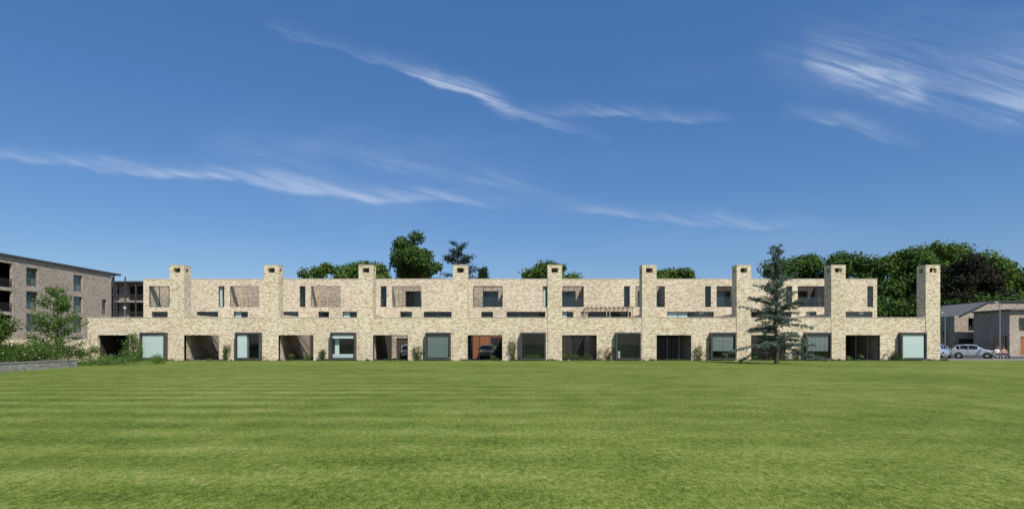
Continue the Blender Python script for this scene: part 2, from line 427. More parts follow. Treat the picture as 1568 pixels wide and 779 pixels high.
def mass(name,prof,mat,nl,ls,rr=2.2,depth=(100,114),zb=3.0,extra=None):
    """continuous stand of trees: list of (x, top z)"""
    e=empty(name); mb=MB(); Ls=[]
    for (xa,za),(xb,zb2) in zip(prof[:-1],prof[1:]):
        n=max(1,int(abs(xb-xa)/1.1))
        for k in range(n):
            t=(k+random.random())/n; X=xa+(xb-xa)*t; Zt=za+(zb2-za)*t
            Y=random.uniform(*depth); r=rr*random.uniform(0.4,1.05)
            Ls.append((X,Y,Zt-r*0.95-random.uniform(-0.3,0.9),r))
            z=Zt-2.0*r
            while z>zb:
                Ls.append((X+random.uniform(-1.5,1.5),Y-random.uniform(0,2.5),z,rr*random.uniform(0.6,1.1))); z-=rr*1.3
            if k%3==0: mb.tube((X,Y,-0.1),(X,Y,Zt-r),0.3,0.1,BARK,6,False)
    mb.obj('trunks',e); P,N=lobepts(Ls,nl); leaves('crowns',P,N,ls,mat,e,0.6,extra)
mass('tree_group',[(-37,15.0),(-34,16.6),(-29,17.2),(-25,16.6),(-22.5,15.2)],LF_A,14000,0.25,1.9,(106,112),10)
mass('tree_group',[(3.2,15.2),(5.5,16.6),(9.0,16.9),(12.2,15.2)],LF_A,9000,0.25,1.6,(106,112),10)
mass('tree_group',[(26,15.0),(29,16.2),(33,15.3)],LF_A,7000,0.25,1.5,(106,112),10)
mass('distant_trees',[(49,17.0),(54,18.6),(60,18.8),(66,17.8),(69,17.2),(72,19.3),(78,19)],LF_B,60000,0.28,2.4,(106,116),5)
mass('distant_trees',[(76,18),(79,20.6),(83,21.4),(88,21.8),(92,20),(98,17),(106,15.5),(116,17)],LF_A,65000,0.28,2.5,(112,120),5)
mass('copper_beech_tree',[(71,14),(74,16.2),(79,16.0),(82,13.5)],LF_R,20000,0.26,2.0,(98,103),4)
mass('distant_trees',[(46,9),(50,10),(60,9.5),(70,10),(84,10.5),(100,11)],LF_B,30000,0.26,2.2,(96,99),1.5)
# cedar on the lawn
def cedar(x,y,H):
    e=empty('cedar_tree'); mb=MB(); P=[];N=[]
    rnd=random.Random(23)
    pts=[Vector((x+0.12*math.sin(k*1.3),y,H*k/10)) for k in range(11)]
    pts[0].z=-0.05
    for k in range(10): mb.tube(pts[k],pts[k+1],0.17*(1-k/10.5)+0.014,0.17*(1-(k+1)/10.5)+0.014,BARK,8,False)
    z=0.8
    while z<H-0.15:
        t=z/H; 
        Lm=3.4*(min(1.0,0.78+z*0.2) if z<1.4 else 1.0)*((1-t)**0.95*1.12 if t>0.12 else 1.0)+0.16
        for b in range(rnd.choice((1,2,2)) if t<0.7 else 1):
            a=rnd.uniform(0,6.283); L=Lm*rnd.choice((rnd.uniform(0.35,0.7),rnd.uniform(0.7,1.15)))
            up=(0.10+0.85*t)+rnd.uniform(-0.12,0.15); droop=rnd.uniform(0.15,0.38)*(1-t*0.8)
            prev=Vector((x,y,z)); n=max(4,int(L/0.2))
            for s in range(1,n+1):
                q=s/n; r=L*q; zz=z+r*up-droop*L*q*q*1.35
                a2=a+0.15*math.sin(q*3+b)
                cur=Vector((x+r*math.cos(a2),y+r*math.sin(a2),max(0.12,zz)))
                mb.tube(prev,cur,0.035*(1-q)+0.008,0.035*(1-q)+0.005,BARK,4,False)
                if q>0.12:
                    for sd in (-1,1):
                        if rnd.random()<0.2: continue
                        tl=(0.18+0.55*L/3*(1-q*0.6))*rnd.uniform(0.4,1.2)
                        aa=a2+sd*rnd.uniform(0.6,1.3)
                        tip=cur+Vector((tl*math.cos(aa),tl*math.sin(aa),rnd.uniform(-0.36,0.15)*tl*1.2))
                        m=int(12+tl*56)
                        for j in range(m):
                            g=rnd.random(); pp=cur.lerp(tip,g)+Vector((rnd.gauss(0,.045),rnd.gauss(0,.045),rnd.gauss(0.0,.055)))
                            P.append(tuple(pp)); N.append((rnd.gauss(0,1),rnd.gauss(0,1),rnd.gauss(0.5,0.8)))
                    for j in range(9): P.append((cur.x+rnd.gauss(0,.06),cur.y+rnd.gauss(0,.06),cur.z+rnd.gauss(0.03,.05))); N.append((rnd.gauss(0,1),rnd.gauss(0,1),rnd.gauss(1,1)))
                prev=cur
        z+=0.095+0.06*rnd.random()
    mb.obj('trunk_and_limbs',e)
    leaves('needles',np.array(P),np.array(N),0.057,LF_C,e,0.4)
    return len(P)
print('cedar',cedar(20.9,46.5,9.3))
# young feathery tree, left
def young(name,x,y,h,r,mat,nl,ls,cb=0.8):
    e=empty(name); mb=MB(); P=[];N=[]
    mb.tube((x,y,-0.05),(x+0.1,y,h*0.55),0.07,0.04,BARK,7,False); mb.tube((x+0.1,y,h*0.55),(x,y,h),0.04,0.008,BARK,6,False)
    for k in range(60):
        z=random.uniform(cb,h*0.97); a=random.uniform(0,6.283); t=(z-cb)/(h-cb)
        L=r*(1-t)**0.6*random.uniform(0.6,1.1)+0.15; s=Vector((x+0.05,y,z*0.93)); tip=Vector((x+L*math.cos(a),y+L*math.sin(a),z+L*0.45-0.1))
        mb.tube(s,tip,0.015,0.004,BARK,4,False)
        for j in range(nl//60):
            g=random.random()**0.6; P.append(s.lerp(tip,g)+Vector((random.gauss(0,.16),random.gauss(0,.16),random.gauss(0,.13)))); N.append((random.gauss(0,1),random.gauss(0,1),random.gauss(0.6,1)))
    mb.obj('trunk_and_limbs',e); leaves('crown',np.array([tuple(p) for p in P]),np.array(N),ls,mat,e)
young('birch_tree',-34.9,45,6.0,2.2,LF_L,9000,0.065,0.6)
young('silver_shrub',-34.9,54,2.5,1.0,LF_L,3200,0.05,0.1)
tree('laurel_tree',-42.3,47,4.9,2.1,0.8,LF_H,6500,0.10,26,0.38)
tree('laurel_tree',-45.6,49,4.3,2.0,0.6,LF_A,4500,0.10,20,0.38)
def bushrow(name,pts,mat,nl,ls,extra=None):
    P,N=lobepts(pts,nl); P[:,2]=np.abs(P[:,2]); leaves(name,P,N,ls,mat,None,0.6,extra)
hp=[]
for k in range(130):
    t=random.random(); hp.append((-29.6-random.uniform(0.2,7.5),32.5+t*9,random.uniform(0.55,1.3),random.uniform(0.4,0.65)))
bushrow('rose_hedge',hp,LF_H,36000,0.045,(FLW,0.016))
bushrow('border_shrubs',[(-31.2+random.uniform(-1.6,3.0),43+random.uniform(0,8),random.uniform(0.1,0.45),random.uniform(0.25,0.55)) for k in range(26)],LF_L,6000,0.045)
bushrow('border_shrubs',[(-38+random.uniform(-4,3.5),47+random.uniform(0,4),random.uniform(0.4,1.2),random.uniform(0.4,0.8)) for k in range(26)],LF_H,9000,0.055)
# planting strip at the foot of the terrace
bp=[]
for k in range(420):
    x=random.uniform(-40,40.8); bp.append((x,random.uniform(55.0,55.75),random.uniform(0,0.07),random.uniform(0.06,0.22)*(1.6 if random.random()<0.12 else 1)))
bushrow('border_plants',bp,LF_H,15000,0.04,(FLW,0.01))
def rose(x,y,h,w,red):
    e=empty('climbing_rose'); mb=MB(); P=[];N=[]
    for k in range(8):
        p=Vector((x+random.uniform(-.12,.12),y,0.0))
        for s in range(5):
            q=p+Vector((random.gauss(0,w*0.28),random.gauss(0,0.06),h/5*random.uniform(0.7,1.1))); mb.tube(p,q,0.012,0.009,BARK,4,False)
            for j in range(16): P.append(p.lerp(q,random.random())+Vector((random.gauss(0,.1),random.gauss(0,.07),random.gauss(0,.08)))); N.append((random.gauss(0,1),random.gauss(-0.8,1),random.gauss(0,1)))
            p=q
    mb.obj('stems',e); leaves('leaves',np.array([tuple(p) for p in P]),np.array(N),0.045,LF_H,e,0.6,(FLR,red))
for i in range(9):
    rose(OP[i][1]+0.85+random.uniform(-.3,.3),55.75,[1.3,1.6,1.1,1.5,2.0,1.3,1.5,1.4,0.9][i],[.5,.5,.4,.7,.5,.9,.6,.6,.5][i],[0,.02,0,.02,.02,.16,.03,.02,0.05][i])
bushrow('carport_plants',[(OP[i][0]+random.uniform(0.3,3.0),FY+random.uniform(0.7,1.6),random.uniform(0.15,0.5),random.uniform(0.15,0.35)) for i in (0,2,2,4,5,5,5,5,5,7,8,5) for _ in range(2)],LF_L,3800,0.05,(FLR,0.03))
bushrow('window_plants',[(WN[4][0]+0.5+k*0.35,FY+0.1,0.42,0.17) for k in range(5)]+[(WN[5][0]+0.6,FY+0.1,0.4,0.15)],LF_L,900,0.035)
# ------------------------------------------------------------------ ground
def lawnmat():
    m,h,b=newmat('mown_grass')
    tc=h.new('ShaderNodeTexCoord').outputs['Object']; x,y,z=h.sep(tc)
    big=h.noise(tc,0.13,3,0.6); mid=h.noise(tc,0.9,5,0.7); fine=h.noise(h.comb(x,h.m('MULTIPLY',y,0.45)),13,3,0.8); blade=h.noise(h.comb(x,h.m('MULTIPLY',y,0.3)),70,1,0.8)
    ph=h.m('ADD',h.m('MULTIPLY',y,3.6),h.m('MULTIPLY',big,2.5))
    st=h.m('MULTIPLY',h.m('SINE',ph),h.sstep(h.m('SUBTRACT',h.m('MULTIPLY',big,14),x),-4.0,14.0))
    f=h.m('ADD',h.m('MULTIPLY',h.m('SUBTRACT',big,0.5),0.6),h.m('MULTIPLY',h.m('SUBTRACT',mid,0.5),0.85)); f=h.m('ADD',f,0.46)
    f=h.m('ADD',f,h.m('MULTIPLY',h.m('SUBTRACT',fine,0.5),1.6)); f=h.m('ADD',f,h.m('MULTIPLY',h.m('SUBTRACT',blade,0.5),1.6))
    f=h.m('ADD',f,h.m('MULTIPLY',st,0.10),clamp=True)
    col=h.ramp(f,[(0.0,(0.036,0.062,0.010)),(0.3,(0.090,0.138,0.020)),(0.5,(0.142,0.190,0.033)),(0.75,(0.215,0.243,0.060)),(1.0,(0.35,0.33,0.14))])
    vo=h.new('ShaderNodeTexVoronoi'); h.l.new(tc,vo.inputs['Vector']); vo.inputs['Scale'].default_value=2.2
    dz=h.m('MULTIPLY',h.m('LESS_THAN',vo.outputs['Distance'],0.03),h.m('GREATER_THAN',mid,0.50))
    col=h.mix(dz,col,(0.5,0.5,0.4))
    h.l.new(col,b.inputs['Base Color']); b.inputs['Roughness'].default_value=0.9; b.inputs['Specular IOR Level'].default_value=0.05
    return m
def sheet(name,pts,z,m):
    mb=MB(); mb.quad([(p[0],p[1],z) for p in pts],m); return mb.obj(name)
GRD=plain('field_ground',(0.09,0.11,0.03),0.95,0,0.3,0.2)
ASP=plain('asphalt',(0.07,0.068,0.065),0.9,0,0.2,6); PAV=plain('pavement_slabs',(0.30,0.28,0.24),0.9,0,0.15,2); SOIL=plain('soil',(0.07,0.05,0.035),0.95,0,0.3,4)
sheet('ground',[(-2500,-800),(2500,-800),(2500,3000),(-2500,3000)],-0.012,GRD)
sheet('lawn',[(-90,-40),(90,-40),(90,54.95),(-90,54.95)],0.0,lawnmat())
sheet('planting_bed',[(-40.8,54.9),(41,54.9),(41,56.0),(-40.8,56.0)],0.004,SOIL)
sheet('road',[(42.5,57.5),(120,57.5),(120,74),(42.5,74)],-0.004,ASP)
sheet('road_marking',[(43,65.0),(60,65.0),(60,65.1),(43,65.1)],0.0,WHT)
mb=MB(); mb.box(42.5,120,57.2,57.45,-0.01,0.11,PAV); mb.box(42.5,120,74.0,76.5,-0.01,0.12,PAV); mb.obj('kerb')
mb=MB(); mb.box(-62,-40.6,56,95,-0.01,0.01,PAV); mb.obj('pavement')
def rwall(name,p,q,h,t,m,cop=None):
    p=Vector(p);q=Vector(q);d=(q-p).normalized();n=Vector((-d.y,d.x))*t/2; mb=MB()
    def pr(a,b,z0,z1,n,mm):
        c=[a-n,b-n,b+n,a+n]; B=[(v.x,v.y,z0) for v in c]; T=[(v.x,v.y,z1) for v in c]
        mb.quad(B[::-1],mm); mb.quad(T,mm)
        for k in range(4): mb.quad([B[k],B[(k+1)%4],T[(k+1)%4],T[k]],mm)
    pr(p,q,-0.02,h,n,m)
    if cop: pr(p-d*0.02,q+d*0.02,h+0.002,h+0.06,n*1.12,cop)
    return mb.obj(name)
rwall('stone_retaining_wall',(-28.1,29.5),(-29.8,40),0.46,0.35,BR3,PAV)
rwall('stone_retaining_wall',(-30.0,40.05),(-36.5,41.0),0.46,0.35,BR3,PAV)
rwall('garden_wall',(-47,52),(-37.8,52.6),1.95,0.3,BR,COP)
# ------------------------------------------------------------------ left apartment block
AP=empty('apartment_building')
AX=-60.0; mb=MB(); gb=MB()
wn=[]
for (a,b) in ((72.6,74.4),(80.4,82.1),(86.0,87.0),(62.0,64.0)):
    for (z0,z1) in ((8.8,11.05),(5.9,8.1),(3.1,5.3),(0.3,2.5)):
        wn.append((a,b,z0,z1))
wn=[w for w in wn if not (w[0]==86.0 and w[2]>8)]
balc=[(66.6,70.6,8.3,11.2),(66.6,70.6,5.4,7.9),(66.6,70.6,2.5,5.0)]
mb.wall(58,88,0.0,11.95,AX-0.35,AX,wn+balc,BR2,axis='y')
mb.wall(AX-14,AX-0.352,0.0,11.95,87.65,88.0,[],BR2); mb.wall(AX-14,AX-0.352,0.0,11.95,58,58.35,[],BR2)
mb.box(AX-14,AX-13.7,58.36,87.64,0,11.95,BR2)
mb.box(AX-14.1,AX+0.25,57.9,89.9,11.96,12.2,METAL)
for (a,b,z0,z1) in wn:
    mb.box(AX-0.26,AX-0.2,a,a+0.06,z0,z1,METAL); mb.box(AX-0.26,AX-0.2,b-0.06,b,z0,z1,METAL)
    mb.box(AX-0.26,AX-0.2,a+0.06,b-0.06,z0,z0+0.06,METAL); mb.box(AX-0.26,AX-0.2,a+0.06,b-0.06,z1-0.06,z1,METAL)
    mb.box(AX-0.26,AX-0.2,(a*0.62+b*0.38)-0.03,(a*0.62+b*0.38)+0.03,z0+0.06,z1-0.06,METAL)
    gb.quad([(AX-0.23,a,z0),(AX-0.23,b,z0),(AX-0.23,b,z1),(AX-0.23,a,z1)],GL)
    mb.box(AX-0.6,AX-0.55,a-0.3,b+0.3,z0-0.2,z1+0.2,CURT)
for (a,b,z0,z1) in balc:
    mb.box(AX-3,AX-0.36,a,b,z0-0.2,z0-0.003,DARK); mb.box(AX-3,AX-2.9,a,b,z0,z1,DARK)
    mb.box(AX-0.1,AX-0.05,a,b,z0+1.0,z0+1.06,BLK)
    y=a
    while y<b: mb.box(AX-0.09,AX-0.06,y,y+0.03,z0,z0+1.0,BLK); y+=0.14
for y in (88.6,91.2):
    for x in (AX,AX-2.0): mb.box(x-0.15,x,y,y+0.15,0,11.95,METAL)
for z in (3,6,9): mb.box(AX-2.1,AX,88.1,91.4,z-0.2,z,METAL); mb.box(AX-0.04,AX,88.3,91.2,z+1.0,z+1.06,METAL)
mb.obj('walls_and_roof',AP); gb.obj('window_glass',AP)
A2=empty('apartment_building'); mb=MB(); gb=MB()
x0,x1,y=-82,-58.5,98
mb.wall(x0,x1,0,11.6,y,y+0.35,[(x1-5.4,x1-2.6,z,z+2.4) for z in (0.4,3.2,6.0,8.8)]+[(x1-2.2,x1-0.5,z,z+2.4) for z in (0.4,3.2,6.0,8.8)]+[(x1-11,x1-7,z,z+2.4) for z in (0.4,3.2,6.0,8.8)],BR2)
mb.box(x0,x1,y+2.5,y+12,0,11.6,DARK); mb.box(x1-0.3,x1,y+0.36,y+12,0,11.59,BR2); mb.box(x0-0.2,x1+0.2,y-1.7,y+12.1,11.61,11.85,METAL)
for z in (3.0,5.8,8.6):
    mb.box(x0,x1,y-1.5,y-0.003,z-0.2,z,PAV)
    mb.box(x0,x1,y-1.48,y-1.44,z+1.0,z+1.06,METAL); k=x1-12
    while k<x1: mb.box(k,k+0.04,y-1.47,y-1.43,z,z+1.0,METAL); k+=0.18
for k in (x1-0.2,x1-3.4,x1-6.6,x1-9.8): mb.box(k,k+0.18,y-1.5,y-1.32,0,11.6,METAL)
mb.obj('walls_and_balconies',A2)
# ------------------------------------------------------------------ right houses
H1=empty('brick_house'); mb=MB()
xa,xb,ya,yb=64.0,86,85,95
mb.wall(xa,xb,0,5.6,ya,ya+0.3,[(xa+2.0,xa+3.6,3.5,5.3),(xa+0.6,xa+4.4,0.0,2.3),(xa+5.4,xa+7.4,0.0,2.5),(xa+9,xa+12,0,2.4),(xa+7.5,xa+8.4,3.4,5.2)],BR2)
mb.quad([(xa+0.8,ya,5.6),(xb,ya,5.6),(xb,ya,7.6),(xa+5,ya,7.6)],BR2)
mb.box(xa,xa+0.3,ya+0.301,yb,0,5.6,BR2)
mb.quad([(xa+0.7,ya-0.15,5.62),(xa+5,ya-0.15,7.7),(xa+5,yb,7.7),(xa+0.7,yb,5.62)],ROOF)
mb.tube((xa+0.7,ya-0.15,5.64),(xa+5,ya-0.15,7.7),0.09,0.09,METAL,4); mb.box(xa+5,xb,ya-0.2,yb,7.62,7.8,METAL)
mb.box(xa+0.301,xb,ya+0.8,ya+0.85,0,5.5,DARK)
mb.box(xa+0.6,xa+4.4,ya+0.2,ya+0.25,0.02,2.3,TIMD); mb.box(xa+5.4,xa+7.4,ya+0.15,ya+0.2,0.02,2.5,TIM)
frame(mb,xa+2.003,xa+3.597,3.503,5.297,ya+0.1,ya+0.16,0.07,METAL); mb.box(xa+2.7,xa+2.78,ya+0.1,ya+0.16,3.57,5.23,METAL)
mb.quad([(xa+2,ya+0.13,3.5),(xa+3.6,ya+0.13,3.5),(xa+3.6,ya+0.13,5.3),(xa+2,ya+0.13,5.3)],GL)
mb.obj('walls_and_roof',H1)
H2=empty('brick_house'); mb=MB()
xa,xb,ya,yb=65.2,79,77,83
mb.wall(xa,xb,0,5.9,ya,ya+0.3,[(xa+1.4,xa+3.2,0,2.5),(xa+1.2,xa+2.6,3.3,5.0),(xa+5,xa+8,0,2.5)],BR2)
mb.box(xa,xa+0.3,ya+0.301,yb,0,5.9,BR2); mb.box(xa-0.3,xb,ya-0.4,yb,5.902,6.1,METAL); mb.box(xa+0.301,xb,ya+0.7,ya+0.75,0,5.8,DARK)
mb.box(xa+1.4,xa+3.2,ya+0.1,ya+0.16,0.02,2.5,TIM); mb.box(xa-1.6,xa-0.003,ya+0.5,ya+0.6,0.0,2.6,TIM)
for k in range(8): mb.box(xa-1.6+k*0.2,xa-1.5+k*0.2,ya+0.4,ya+0.497,0.0,2.6,TIMD)
mb.quad([(xa+1.2,ya+0.13,3.3),(xa+2.6,ya+0.13,3.3),(xa+2.6,ya+0.13,5.0),(xa+1.2,ya+0.13,5.0)],GL)
mb.obj('walls_and_roof',H2)
G=empty('garage_block'); mb=MB()
mb.wall(46,63.5,0,3.0,86.5,86.8,[(47,50,0,2.3),(51,54,0,2.3),(55,58,0,2.3),(59,62,0,2.3)],BR2)
for x in (47,51,55,59): mb.box(x,x+3,86.6,86.66,0.01,2.3,TIMD)
mb.box(45.8,63.6,86.3,92,3.002,3.2,METAL); mb.box(46,46.3,86.81,92,0,3.0,BR2)
mb.obj('walls_and_roof',G)
bushrow('shrub_border',[(54.0+random.uniform(0,9),60.5+random.uniform(-1,1.5),random.uniform(0.1,0.7),random.uniform(0.25,0.5)) for k in range(28)],LF_H,9000,0.05)
# ------------------------------------------------------------------ lamps
def lamp(x,y,h,arm,lantern=False):
    e=empty('street_lamp'); mb=MB(); M=plain('galvanised_steel',(0.35,0.36,0.37),0.5,0.5) if 'galvanised_steel' not in bpy.data.materials else bpy.data.materials['galvanised_steel']
    mb.tube((x,y,-0.02),(x,y,0.9),0.085,0.08,M,10); mb.tube((x,y,0.9),(x,y,h-0.1),0.055,0.04,M,8)
    if lantern:
        mb.tube((x,y,h-0.1),(x,y,h+0.05),0.06,0.16,M,10); mb.tube((x,y,h+0.05),(x,y,h+0.4),0.16,0.22,WHT,12); mb.tube((x,y,h+0.4),(x,y,h+0.5),0.30,0.08,BLK,12)
    else:
        mb.tube((x,y,h-0.1),(x+arm*0.35,y,h),0.035,0.035,M,8); mb.tube((x+arm*0.3,y,h),(x+arm,y,h+0.03),0.07,0.15,M,8); mb.tube((x+arm*0.55,y,h-0.06),(x+arm*0.95,y,h-0.05),0.09,0.09,WHT,8)
    mb.obj('post_and_lantern',e,)
lamp(52.3,63,6.0,-0.6); lamp(56.0,76,5.6,-0.6); lamp(-56.0,85,6.6,0,True)
# ------------------------------------------------------------------ cars
TYRE=plain('tyre_rubber',(0.02,0.02,0.02),0.9); HUB=plain('alloy',(0.5,0.5,0.52),0.35,0.8); HL=plain('headlamp',(0.7,0.72,0.75),0.1); TL=plain('tail_lamp',(0.4,0.02,0.02),0.2)
CG,hh,bb=newmat('car_glass'); bb.inputs['Base Color'].default_value=(0.015,0.018,0.02,1); bb.inputs['Roughness'].default_value=0.05
def car(x,y,ang,col,name='parked_car'):
    P=plain('car_paint_'+str(len(bpy.data.materials)),col,0.25,0.35,0.03); P.node_tree.nodes['Principled BSDF'].inputs['Coat Weight'].default_value=0.6
    e=empty(name); mb=MB()
    S=[(-1.92,.38,.58,.60,.62),(-1.8,.24,.72,.75,.76),(-1.3,.2,.90,.95,.84),(-1.0,.2,.95,1.01,.85),(-.42,.2,.98,1.42,.86),(.05,.2,.99,1.50,.86),(.75,.2,1.0,1.50,.86),(1.4,.2,1.01,1.43,.85),(1.72,.22,1.0,1.08,.82),(1.85,.36,.82,.85,.74)]
    rings=[]
    for (sx,zb,be,ro,w) in S:
        gh=(ro-be)>0.2; wr=w*0.78 if gh else w*0.9
        prof=[(0,zb),(w*.9,zb),(w,zb+.18),(w*1.0,(zb+be)/2+.05),(w*.97,be-.02),(w*.94,be),(wr,ro-(.06 if gh else .01)),(wr*.8,ro),(0,ro+(.02 if gh else .01))]
        full=[(-a,b) for a,b in prof[::-1]][:-1]+prof[0:]
        rings.append([(sx,a,b) for a,b in full])
    n=len(rings[0])
    for k in range(len(S)-1):
        for j in range(n-1):
            q=[rings[k][j],rings[k+1][j],rings[k+1][j+1],rings[k][j+1]]
            jj=min(j,n-2-j)
            m=P
            g0=(S[k][3]-S[k][2])>0.2; g1=(S[k+1][3]-S[k+1][2])>0.2
            if jj==2 and g0 and g1: m=CG
            if jj in(0,1) and g0!=g1: m=CG
            mb.quad(q,m)
    for rr in (rings[0],rings[-1]): mb.quad(rr,P)
    o=mb.obj('bodyshell',e)
    mb=MB()
    for wx in (-1.22,1.18):
        for sd in (-1,1):
            mb.tube((wx,sd*.60,.33),(wx,sd*.868,.33),.37,.37,BLK,20); mb.tube((wx,sd*.66,.31),(wx,sd*.885,.31),.31,.30,TYRE,20); mb.tube((wx,sd*.87,.31),(wx,sd*.895,.31),.19,.17,HUB,14)
    for sd in (-1,1):
        mb.box(-1.89,-1.70,sd*.5-.13,sd*.5+.13,.58,.71,HL); mb.box(1.70,1.84,sd*.62-.1,sd*.62+.1,.78,1.0,TL); mb.box(-.86,-.70,sd*.93-.09,sd*.93+.09,.97,1.09,P)
        for px in (.36,1.08): mb.box(px-.035,px+.035,sd*.80-.06,sd*.80+.06,.99,1.41,P)
        for px in (-.55,.36): mb.box(px-.006,px+.006,sd*.862-.004,sd*.862+.004,.3,.95,BLK)
    mb.box(-1.94,-1.88,-.45,.45,.36,.46,BLK); mb.box(1.82,1.88,-.26,.26,.50,.61,WHT)
    mb.obj('wheels_and_trim',e)
    e.location=(x,y,0.0); e.rotation_euler=(0,0,ang)
car(48.6,67.0,R(215),(0.42,0.52,0.66)); car(49.7,63.4,R(140),(0.60,0.62,0.64)); 
car(OP[3][1]-1.0,62.6,R(95),(0.55,0.57,0.58)); car(OP[4][0]+1.6,62.4,R(90),(0.16,0.17,0.19))
# ------------------------------------------------------------------ seated people on a bench
bench=MB(); BX,BY=50.6,60.6
for k in range(4): bench.box(BX-0.85,BX+0.85,BY-0.02+k*0.11,BY+0.07+k*0.11,0.42,0.45,TIML)
for k in range(3): bench.box(BX-0.85,BX+0.85,BY+0.44,BY+0.47,0.55+k*0.14,0.64+k*0.14,TIML)
for sx in (-0.75,0.7):
    bench.box(BX+sx,BX+sx+0.05,BY,BY+0.05,0,0.415,BLK); bench.box(BX+sx,BX+sx+0.05,BY+0.475,BY+0.52,0,0.98,BLK); bench.box(BX+sx,BX+sx+0.05,BY+0.052,BY+0.473,0.36,0.415,BLK)
bench.obj('park_bench')
SKIN=plain('skin',(0.50,0.30,0.21),0.6,0,0.05); JEAN=plain('trousers',(0.06,0.08,0.14),0.9); HAIR=plain('hair',(0.05,0.03,0.02),0.8)
def person(x,y,shirt,lean):
    e=empty('seated_person')
    V=[(0,.12,.52),(0,.10,.72),(0+lean*.03,.10,.95),(lean*.04,.09,1.02),(lean*.05,.07,1.10)]; Rr=[(.15,.13),(.13,.11),(.16,.11),(.07,.07),(.055,.055)]
    E=[(0,1),(1,2),(2,3),(3,4)]
    for sd in (-1,1):
        b=len(V)
        V+=[(sd*.19,.10,.96),(sd*.25,.04,.72),(sd*.16,-.20,.62),(sd*.13,-.29,.60)]; Rr+=[(.065,.065),(.045,.045),(.035,.035),(.03,.04)]
        E+=[(2,b),(b,b+1),(b+1,b+2),(b+2,b+3)]
        c=len(V)
        V+=[(sd*.10,.06,.53),(sd*.13,-.34,.53),(sd*.12,-.36,.10),(sd*.13,-.50,.05)]; Rr+=[(.09,.09),(.07,.07),(.045,.045),(.04,.035)]
        E+=[(0,c),(c,c+1),(c+1,c+2),(c+2,c+3)]
    me=bpy.data.meshes.new('body'); me.from_pydata(V,E,[]); o=bpy.data.objects.new('body',me); scene.collection.objects.link(o)
    sk=o.modifiers.new('s','SKIN'); 
    for i,v in enumerate(me.skin_vertices[0].data): v.radius=Rr[i]; v.use_root=(i==0)
    su=o.modifiers.new('u','SUBSURF'); su.levels=2; su.render_levels=2
    dg=bpy.context.evaluated_depsgraph_get(); m2=bpy.data.meshes.new_from_object(o.evaluated_get(dg)); o.modifiers.clear(); o.data=m2
    m2.materials.clear()
    for m in (shirt,JEAN,SKIN,BLK): m2.materials.append(m)
    for p in m2.polygons:
        c=p.center; k=0
        if c.z<.60 and abs(c.x)<.3 and not(c.y<-.15 and c.z>.59): k=1
        if c.z<.12: k=3
        if c.z>1.05 or (c.z>.56 and c.y<-.06 and abs(c.x)>.08 and c.z<.72 and k==0): k=2
        p.material_index=k; p.use_smooth=True
    o.parent=e
    hb=MB(); hc=Vector((lean*.05,.05,1.22))
    for i in range(12):
        for j in range(16):
            q=[]
            for (a,b) in ((i,j),(i,j+1),(i+1,j+1),(i+1,j)):
                th=math.pi*a/12; ph=2*math.pi*b/16; r=Vector((.075*math.sin(th)*math.cos(ph),.095*math.sin(th)*math.sin(ph),.12*math.cos(th)))
                if r.y<-.07 and abs(r.x)<.02 and -.03<r.z<.01: r.y-=.02
                q.append(hc+r)
            c=sum(q,Vector())/4-hc; hb.quad(q,HAIR if (c.z>.05 or (c.y>.02 and c.z>-.05)) else SKIN)
    for sd in (-1,1): hb.tube(hc+Vector((sd*.03,-.088,.01)),hc+Vector((sd*.03,-.094,.01)),.01,.01,HAIR,6); hb.tube(hc+Vector((sd*.072,.005,0)),hc+Vector((sd*.085,.01,0)),.028,.02,SKIN,6)
    hb.tube(hc+Vector((-.02,-.086,-.05)),hc+Vector((.02,-.086,-.05)),.006,.006,TL,5)
    hb.obj('head',e,True)
    for sd in (-1,1):
        fb=MB()
        for f in range(5):
            p0=Vector((sd*(.13+(f-2)*.014),-.31,.595)); L=[.04,.05,.055,.05,.035][f]
            fb.tube(p0,p0+Vector((0,-L*.7,-.006)),.008,.007,SKIN,5); fb.tube(p0+Vector((0,-L*.7,-.006)),p0+Vector((0,-L,-.03)),.007,.005,SKIN,5)
        fb.obj('fingers',e)
    e.location=(x,y,0)
person(BX-0.38,BY+0.16,plain('white_shirt',(0.75,0.73,0.70),0.9),1); person(BX+0.3,BY+0.16,plain('pink_shirt',(0.6,0.30,0.25),0.9),-1)
# ------------------------------------------------------------------ sky + sun
EL=R(50); AZ=R(148)
w=bpy.data.worlds.new('World'); scene.world=w; w.use_nodes=True
h=NT(w.node_tree); bg=h.n['Background']
sky=h.new('ShaderNodeTexSky'); sky.sky_type='NISHITA'; sky.sun_disc=False; sky.sun_elevation=EL; sky.sun_rotation=AZ
sky.altitude=0; sky.air_density=1.0; sky.dust_density=0.5; sky.ozone_density=3.0
d=h.new('ShaderNodeTexCoord').outputs['Generated']; dx,dy,dz=h.sep(d)
dys=h.m('MAXIMUM',dy,0.05); u=h.m('DIVIDE',dx,dys); v=h.m('DIVIDE',dz,dys)
wob=h.noise(h.comb(u,h.m('MULTIPLY',v,1.8)),2.6,2,0.55); wob2=h.noise(h.comb(u,v,4.0),9,2,0.6)
v2=h.m('ADD',v,h.m('ADD',h.m('MULTIPLY',h.m('SUBTRACT',wob,0.5),0.06),h.m('MULTIPLY',h.m('SUBTRACT',wob2,0.5),0.04)))
